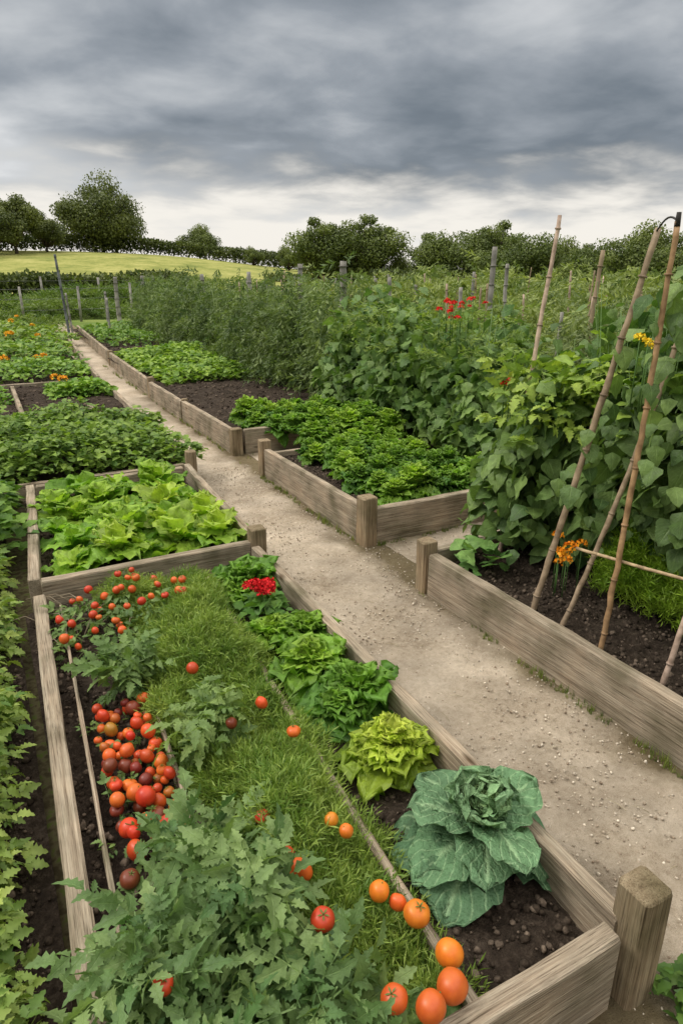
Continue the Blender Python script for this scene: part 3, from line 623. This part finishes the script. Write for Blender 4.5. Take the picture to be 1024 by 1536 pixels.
g=Geo(); mass(g,2.62,3.0,1.35,2.2,.17,.52,3400,T_sprig,.08,(.12,.24,.02),(.3,.46,.06),amp=.2,seed=6); g.done('parsley_row',[M_leaf])
g=Geo(); mass(g,2.2,2.45,2.6,2.84,.17,.36,24,T_bean,.10,(.07,.17,.05),(.16,.3,.09),hang=0); g.done('bean_seedling',[M_veg])
g=Geo()
for (x0,x1,y0,y1,h,n) in ((5.6,6.6,4,17,1.35,3800),(7.6,8.8,3,20,1.3,3200),(10,12,3,24,1.35,3200),(14,17,3,28,1.5,3000),(5,9,20,24,1.2,1800),(19,24,5,32,1.6,3200)):
    mass(g,x0,x1,y0,y1,.0,h,n,T_plume,.42 if x0<12 else .7,(.08,.135,.045),(.27,.34,.12),amp=.4,fr=1.7,hang=1,seed=int(x0)%7)
mass(g,-8,1.8,23,25,0,.5,1500,T_plume,.45,(.07,.13,.03),(.2,.28,.08),amp=.3,fr=2); mass(g,-10,5,28,30.5,0,.7,2200,T_plume,.6,(.07,.13,.03),(.18,.26,.08),amp=.3,fr=2); mass(g,3,14,31,34,0,1.1,2500,T_plume,.7,(.06,.12,.03),(.17,.25,.07),amp=.3,fr=1)
g.done('allotment_rows',[M_leaf])
# ------------------------------------------------------------ canes, posts
def cane(name,p,q,r=.011,col=(.32,.24,.15),mat=None,k=8):
    p=A(p,float);q=A(q,float); L=np.linalg.norm(q-p); n=max(4,int(L/.06)); t=np.linspace(0,1,n)[:,None]
    pts=p*(1-t)+q*t+np.sin(t*3.14)*A([R(-.015,.015),R(-.015,.015),0])+rng.normal(size=(n,3))*.0014
    g=Geo(); g.tube(pts,r,r*.8,col,0,k,jit=.08)
    for i in range(2,n-1,4): 
        d=(q-p)/L; g.tube([pts[i]-d*.004,pts[i],pts[i]+d*.004],r*1.18,r*1.18,A(col)*.75,0,k)
    return g.done(name,[mat or M_bamboo])
PK=(.60,.45,.35);BR=(.36,.27,.18)
cane('bamboo_pole',(2.575,2.84,.14),(2.85,2.9,2.07),.014,PK)
cane('bamboo_pole',(2.24,2.2,.14),(2.56,2.04,1.96),.016,BR)
cane('bamboo_pole',(2.25,2.015,.14),(2.62,1.9,1.55),.013,BR)
cane('bamboo_pole',(2.26,1.775,.14),(2.37,1.81,1.97),.013,(.40,.25,.13))
cane('bamboo_pole',(2.28,1.47,.14),(2.42,1.44,1.2),.013,PK)
cane('bamboo_crossbar',(2.335,2.05,.56),(2.31,1.2,.69),.008,(.5,.37,.22))
g=Geo(); t=np.linspace(0,1,9)[:,None]; pts=A([2.55,2.04,1.95])*(1-t)+A([2.37,1.81,1.97])*t+A([0,0,1])*.03*np.sin(t*3.14); g.tube(pts,.004,.004,(.05,.045,.04),0,6); g.tube([[2.37,1.81,1.95],[2.37,1.81,2.0]],.012,.009,(.05,.045,.04),0,6); g.done('wire_tie',[M_metal])
GY=(.33,.31,.28)
def fpost(x,y,h,r=.05,lean=(0,0),col=GY,name='fence_post'):
    cane(name,(x,y,-.05),(x+lean[0],y+lean[1],h),r,col,M_bark,8)
for a in [(4.35,8.2,1.9,.055),(4.55,10.0,1.88,.05),(4.56,12.3,1.76,.05),(4.66,15.6,1.7,.055),(4.57,21.3,1.62,.09),(4.4,24.8,1.56,.08),(3.4,21,1.2,.04),(3.1,19,1.1,.035),(5.0,8.1,1.7,.03),(6.17,9.2,1.58,.035),(5.55,7.25,1.58,.03),(7.4,8.54,1.88,.035),(4.48,4.42,1.45,.018),(4.5,4.98,1.32,.015),(6.5,11,1.65,.035),(8,13,1.7,.04),(9.5,12,1.75,.04),(9,17,1.6,.05),(7,19,1.6,.05)]: fpost(*a)
fpost(6.54,7.86,2.1,.045,(.05,.03)); fpost(4.65,4.35,1.95,.022,(.1,-.05),BR,'wooden_stake'); fpost(2.07,18.9,2.15,.035,(-.1,0),(.2,.21,.22),'metal_pole'); fpost(2.3,20.2,1.2,.03,(-.05,0),GY)
for k in range(22):
    x=R(5,13);y=R(7,20); fpost(x,y,R(1.45,1.85),R(.014,.028),(R(-.1,.1),R(-.1,.1)),BR if R()<.5 else PK,'wooden_stake')
for k in range(14):
    x=R(4.6,7.5);y=R(3,7); fpost(x,y,R(1.5,1.8),R(.010,.016),(R(-.15,.15),R(-.1,.1)),BR if R()<.5 else PK,'wooden_stake')
def fence(pts,h,r):
    g=Geo()
    for (x,y) in pts: z=float(hfun(x,y)); g.tube([[x,y,z-.1],[x+R(-.04,.04),y,z+h*R(.95,1.08)]],r,r*.9,GY,0,6)
    for w in (.35,.65,.92):
        for a,b_ in zip(pts[:-1],pts[1:]): g.tube([[a[0],a[1],float(hfun(*a))+h*w],[b_[0],b_[1],float(hfun(*b_))+h*w]],.006,.006,(.2,.2,.2),1,4)
    g.done('wire_fence',[M_bark,M_metal])
fence([(x,26.5+.1*x) for x in np.arange(-8,12,1.9)],1.25,.05)
fence([(x,36) for x in np.arange(-10,30,2.6)],1.4,.06)
# ------------------------------------------------------------ weeds / grass along planks
g=Geo()
def tufts(x0,x1,y0,y1,n,s0,s1):
    P=np.stack([R(x0,x1,n),R(y0,y1,n),np.full(n,.01)],-1); a=R(0,6.28,n); s=R(s0,s1,n); keep=N2(P[:,0]*2,P[:,1],6,3,2)>-.1; 
    c_,s_=np.cos(a),np.sin(a); z=0*a; M=np.stack([np.stack([c_,-s_,z],-1),np.stack([s_,c_,z],-1),np.stack([z,z,z+1],-1)],1)*s[:,None,None]
    g.inst(T_tuft,P[keep],M[keep],lerp((.07,.12,.03),(.22,.27,.08),R(0,1,keep.sum())))
tufts(2.04,2.09,0,2.9,600,.012,.05); tufts(2.05,2.1,3.7,5.5,350,.012,.05); tufts(2.05,2.1,6.4,14,500,.02,.06); tufts(1.26,1.30,.5,3.5,300,.012,.04); tufts(1.5,1.6,6,14,400,.02,.07); tufts(2.15,3.6,3.62,3.66,240,.015,.04); tufts(2.05,2.3,5.6,6.3,60,.02,.05); tufts(1.5,2.0,3.5,9,14,.01,.03); tufts(2.1,3.3,2.96,3.0,130,.015,.04)
mass(g,1.27,1.42,.45,.70,.01,.09,220,T_smallser,.035,(.05,.12,.03),(.12,.22,.05),amp=.4,fr=20)
g.done('path_edge_weeds',[M_leaf])
g=Geo()
for _ in range(60):
    x,y=R(1.3,2.05),R(.6,6); a=R(0,3.1); L=R(.02,.09); g.tube([[x,y,.022],[x+L*math.cos(a)*.5,y+L*math.sin(a)*.5,.028],[x+L*math.cos(a),y+L*math.sin(a),.022]],.0012,.0008,(.35,.3,.18),0,4)
for _ in range(25):
    x,y=R(.02,.5),R(2.9,3.4); a=R(0,3.1); L=R(.1,.3); g.tube([[x,y,.17],[x+L*math.cos(a)*.5,y+L*math.sin(a)*.3,.22],[x+L*math.cos(a),y+L*math.sin(a)*.5,.2]],.003,.0015,(.25,.2,.13),0,4)
g.done('dry_twigs',[M_stem])
# ------------------------------------------------------------ trees
def make_tree(seed,H,Wd,trunkh,nl,lobes,leaf_s,ca,cb):
    r_=np.random.default_rng(seed); g=Geo()
    g.tube([[0,0,-.5],[.05,0,trunkh*.6],[0,.1,trunkh],[.1,0,H*.6]],H*.035,H*.012,(.09,.07,.05),1,8)
    cz=trunkh+(H-trunkh)*.5; L=[]
    sk=r_.uniform(-.12,.12,2)*Wd
    for i in range(lobes):
        while 1:
            p=r_.uniform(-1,1,3)
            if np.linalg.norm(p)<1 : break
        p=p/max(.5,np.linalg.norm(p))*r_.uniform(.5,.9)
        c_=A([p[0]*Wd/2+sk[0]*p[2],p[1]*Wd/2+sk[1]*p[2],cz+p[2]*(H-trunkh)*.45*(1+.25*math.sin(3*p[0]+seed))]); rr=Wd*r_.choice([.08,.11,.14,.19])*r_.uniform(.85,1.1)
        L.append((c_,rr)); g.tube([[0,0,trunkh*.8],A([0,0,trunkh])*.4+c_*.6-A([0,0,.3]),c_],H*.011,H*.003,(.09,.07,.05),1,5)
    tot=sum(r[1]**2 for r in L)
    for (c_,rr) in L:
        per=int(nl*rr**2/tot)+20
        D=nrm(rng.normal(size=(per,3))); rad=rr*R(.15,1.1,(per,1))**.55; P=c_+D*rad*A([1.12,1.12,.82]); P+=rng.normal(size=P.shape)*rr*.06
        t=np.clip(r_.uniform(0,.5)+R(-.05,.5,per),0,1)
        g.inst(T_tl,P,orient(rng.normal(size=(per,3)),D*1.3+A([0,0,.5])+rng.normal(size=(per,3))*.5,leaf_s*R(.6,1.4,per)),lerp(ca,cb,t))
    return g.mesh('tree',[M_tree,M_bark])
DA=(.035,.06,.022);DB=(.14,.19,.06)
T1=make_tree(1,8.4,12.5,1.2,26000,60,.26,DA,DB)
T2=make_tree(2,5.4,5.0,.8,17000,44,.15,(.035,.065,.018),(.14,.2,.055))
T3=make_tree(13,4.0,4.6,.4,15000,38,.14,(.035,.065,.018),(.15,.21,.06))
T4=make_tree(4,6,5.5,1.0,14000,36,.2,DA,DB)
T5=make_tree(15,4.6,6.4,.5,17000,46,.15,(.035,.065,.018),(.13,.19,.055))
def pol(az,r): a=math.radians(az); return r*math.sin(a),r*math.cos(a)
def tree(me,az,r,s=1,rot=0,dz=0,name='broadleaf_tree'):
    x,y=pol(az,r); place(me,name,(x,y,float(hfun(x,y))-.2+dz),rot,s)
tree(T1,9.4,104,(1.05,1.05,1.05)); tree(T4,3.4,92,1.15,1); tree(T4,.4,90,1.25,2); tree(T4,5.5,97,.85,3); tree(T4,-3,88,1.3,4); tree(T1,-8,95,1.0,2); tree(T5,1.9,100,1.5,5)
tree(T3,16.6,108,(1.3,1.3,1.1),1)
tree(T2,26.3,60,(1.1,1.1,1.08),0); tree(T2,29.6,61,(1.25,1.25,1.12),2); tree(T3,23.6,95,.75,2); tree(T3,20.8,100,.6,2); tree(T3,28.0,63,1.1,4)
for (me,az,r,s) in [(T3,32.6,62,.7),(T2,35.1,58,.86),(T5,37.6,57,1.08),(T2,39.8,56,1.0),(T5,41.8,53,1.0),(T3,44.2,58,.95),(T2,46.6,50,.66),(T5,48.8,46,.85),(T3,50.8,42,.98),(T5,53,44,.9),(T3,57,38,1.1),(T2,60,44,1.),(T5,64,40,1.1),(T2,69,42,1.1)]:
    tree(me,az,r,s,R(0,6))
def hedge(pts,h,w,n,ls):
    g=Geo(); pts=A(pts,float); seg=rng.integers(0,len(pts)-1,n); t=R(0,1,n)[:,None]; P=pts[seg]*(1-t)+pts[seg+1]*t
    dx=R(-w/2,w/2,n); dy=R(-w/2,w/2,n); z=R(0,1,n)**.6*h*(1+.14*N2(P[:,0],P[:,1],.9,2,3))
    Z=hfun(P[:,0],P[:,1])+z; Q=np.stack([P[:,0]+dx,P[:,1]+dy,Z],-1)
    g.inst(T_tl,Q,randrot(n,ls*R(.6,1.4,n)),lerp(DA,(.12,.17,.05),np.clip(.4+.4*N2(P[:,0],P[:,1]+z,1.5,1,2)+R(-.3,.3,n),0,1))); g.done('hedge',[M_tree])
hedge([pol(a,42+.1*a) for a in np.arange(-14,15.5,1.5)],1.55,2.0,16000,.22)
hedge([pol(a,104) for a in np.arange(-12,26,1.5)],1.9,2.4,26000,.3)
hedge([pol(a,58-.2*(a-24)) for a in np.arange(31,72,1.5)],1.6,2.5,22000,.24)
hedge([pol(a,70) for a in np.arange(22,34,1.5)],.7,2.0,4500,.24)
# ------------------------------------------------------------ world
w=bpy.data.worlds.new('World'); sc.world=w; w.use_nodes=True; nt=w.node_tree; nt.nodes.clear(); new=nt.nodes.new; lk=nt.links.new
out=new('ShaderNodeOutputWorld'); tc=new('ShaderNodeTexCoord'); sep=new('ShaderNodeSeparateXYZ'); lk(tc.outputs['Generated'],sep.inputs[0])
def Mt(op,a,b=None,c=None):
    n=new('ShaderNodeMath'); n.operation=op
    for i,v in enumerate((a,b,c)):
        if v is None: continue
        if isinstance(v,(int,float)): n.inputs[i].default_value=v
        else: lk(v,n.inputs[i])
    return n.outputs[0]
zc=Mt('MAXIMUM',sep.outputs[2],0.0); dn=Mt('ADD',zc,.17)
cb=new('ShaderNodeCombineXYZ'); lk(Mt('DIVIDE',sep.outputs[0],dn),cb.inputs[0]); lk(Mt('DIVIDE',sep.outputs[1],dn),cb.inputs[1]); cb.inputs[2].default_value=5.3
n1=new('ShaderNodeTexNoise'); n1.inputs['Scale'].default_value=.55; n1.inputs['Detail'].default_value=4; n1.inputs['Roughness'].default_value=.5; n1.inputs['Distortion'].default_value=.15; lk(cb.outputs[0],n1.inputs['Vector'])
n2=new('ShaderNodeTexNoise'); n2.inputs['Scale'].default_value=2.1; n2.inputs['Detail'].default_value=7; n2.inputs['Roughness'].default_value=.52; n2.inputs['Distortion'].default_value=.2; lk(cb.outputs[0],n2.inputs['Vector'])
# thinner cloud toward the north-west (left of the view)
bias=Mt('MULTIPLY',Mt('SUBTRACT',sep.outputs[1],sep.outputs[0]),.06)
f=Mt('ADD',Mt('ADD',Mt('MULTIPLY',n1.outputs['Fac'],.62),Mt('MULTIPLY',n2.outputs['Fac'],.40)),Mt('SUBTRACT',bias,.012))
rp=ramp(nt,[(.32,(.12,.145,.175)),(.43,(.19,.222,.258)),(.52,(.33,.362,.40)),(.60,(.53,.555,.58)),(.70,(.78,.79,.80))]); lk(f,rp.inputs['Fac'])
hz=new('ShaderNodeMapRange'); hz.interpolation_type='SMOOTHSTEP'; hz.inputs['From Min'].default_value=.15; hz.inputs['From Max'].default_value=.045; lk(Mt('ADD',sep.outputs[2],Mt('MULTIPLY',Mt('SUBTRACT',n2.outputs['Fac'],.5),.22)),hz.inputs['Value'])
mh=new('ShaderNodeMixRGB'); lk(hz.outputs[0],mh.inputs[0]); lk(rp.outputs[0],mh.inputs[1]); mh.inputs[2].default_value=(.96,.92,.85,1)
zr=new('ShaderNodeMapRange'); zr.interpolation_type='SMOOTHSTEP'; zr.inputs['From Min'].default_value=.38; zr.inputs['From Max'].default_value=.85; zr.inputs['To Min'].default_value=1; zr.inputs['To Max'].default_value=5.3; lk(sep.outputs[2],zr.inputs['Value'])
zt=new('ShaderNodeMapRange'); zt.inputs['From Min'].default_value=.36; zt.inputs['From Max'].default_value=.6; lk(sep.outputs[2],zt.inputs['Value'])
mz=new('ShaderNodeMixRGB'); lk(zt.outputs[0],mz.inputs[0]); lk(mh.outputs[0],mz.inputs[1]); mz.inputs[2].default_value=(.41,.395,.37,1)
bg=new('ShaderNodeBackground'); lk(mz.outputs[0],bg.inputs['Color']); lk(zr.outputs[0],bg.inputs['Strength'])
sk=new('ShaderNodeTexSky'); sk.sky_type='NISHITA'; sk.sun_disc=False; sk.sun_elevation=math.radians(50); sk.sun_rotation=math.radians(-60)
bg2=new('ShaderNodeBackground'); bg2.inputs['Strength'].default_value=.06; lk(sk.outputs[0],bg2.inputs['Color'])
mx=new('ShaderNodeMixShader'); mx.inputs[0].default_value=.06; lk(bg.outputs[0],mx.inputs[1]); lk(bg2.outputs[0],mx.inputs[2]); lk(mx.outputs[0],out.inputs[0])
l=bpy.data.lights.new('sun','SUN'); l.energy=1.5; l.angle=math.radians(16); l.color=(1,.95,.87); lo=bpy.data.objects.new('sun',l); sc.collection.objects.link(lo)
sd=Vector((math.sin(math.radians(-60))*math.cos(math.radians(50)),math.cos(math.radians(-60))*math.cos(math.radians(50)),math.sin(math.radians(50))))
lo.rotation_euler=sd.to_track_quat('Z','Y').to_euler()
# ------------------------------------------------------------ camera
cam=bpy.data.cameras.new('camera'); co=bpy.data.objects.new('camera',cam); sc.collection.objects.link(co); sc.camera=co
co.location=(0,0,1.8); co.rotation_euler=(math.radians(70),0,math.radians(-27.8)); cam.sensor_fit='VERTICAL'; cam.sensor_height=36; cam.lens=1000/1536*36; cam.clip_start=.05; cam.clip_end=3000
sc.view_settings.view_transform='Standard'; sc.view_settings.look='None'; sc.view_settings.exposure=0
print('OBJS',len(bpy.data.objects))
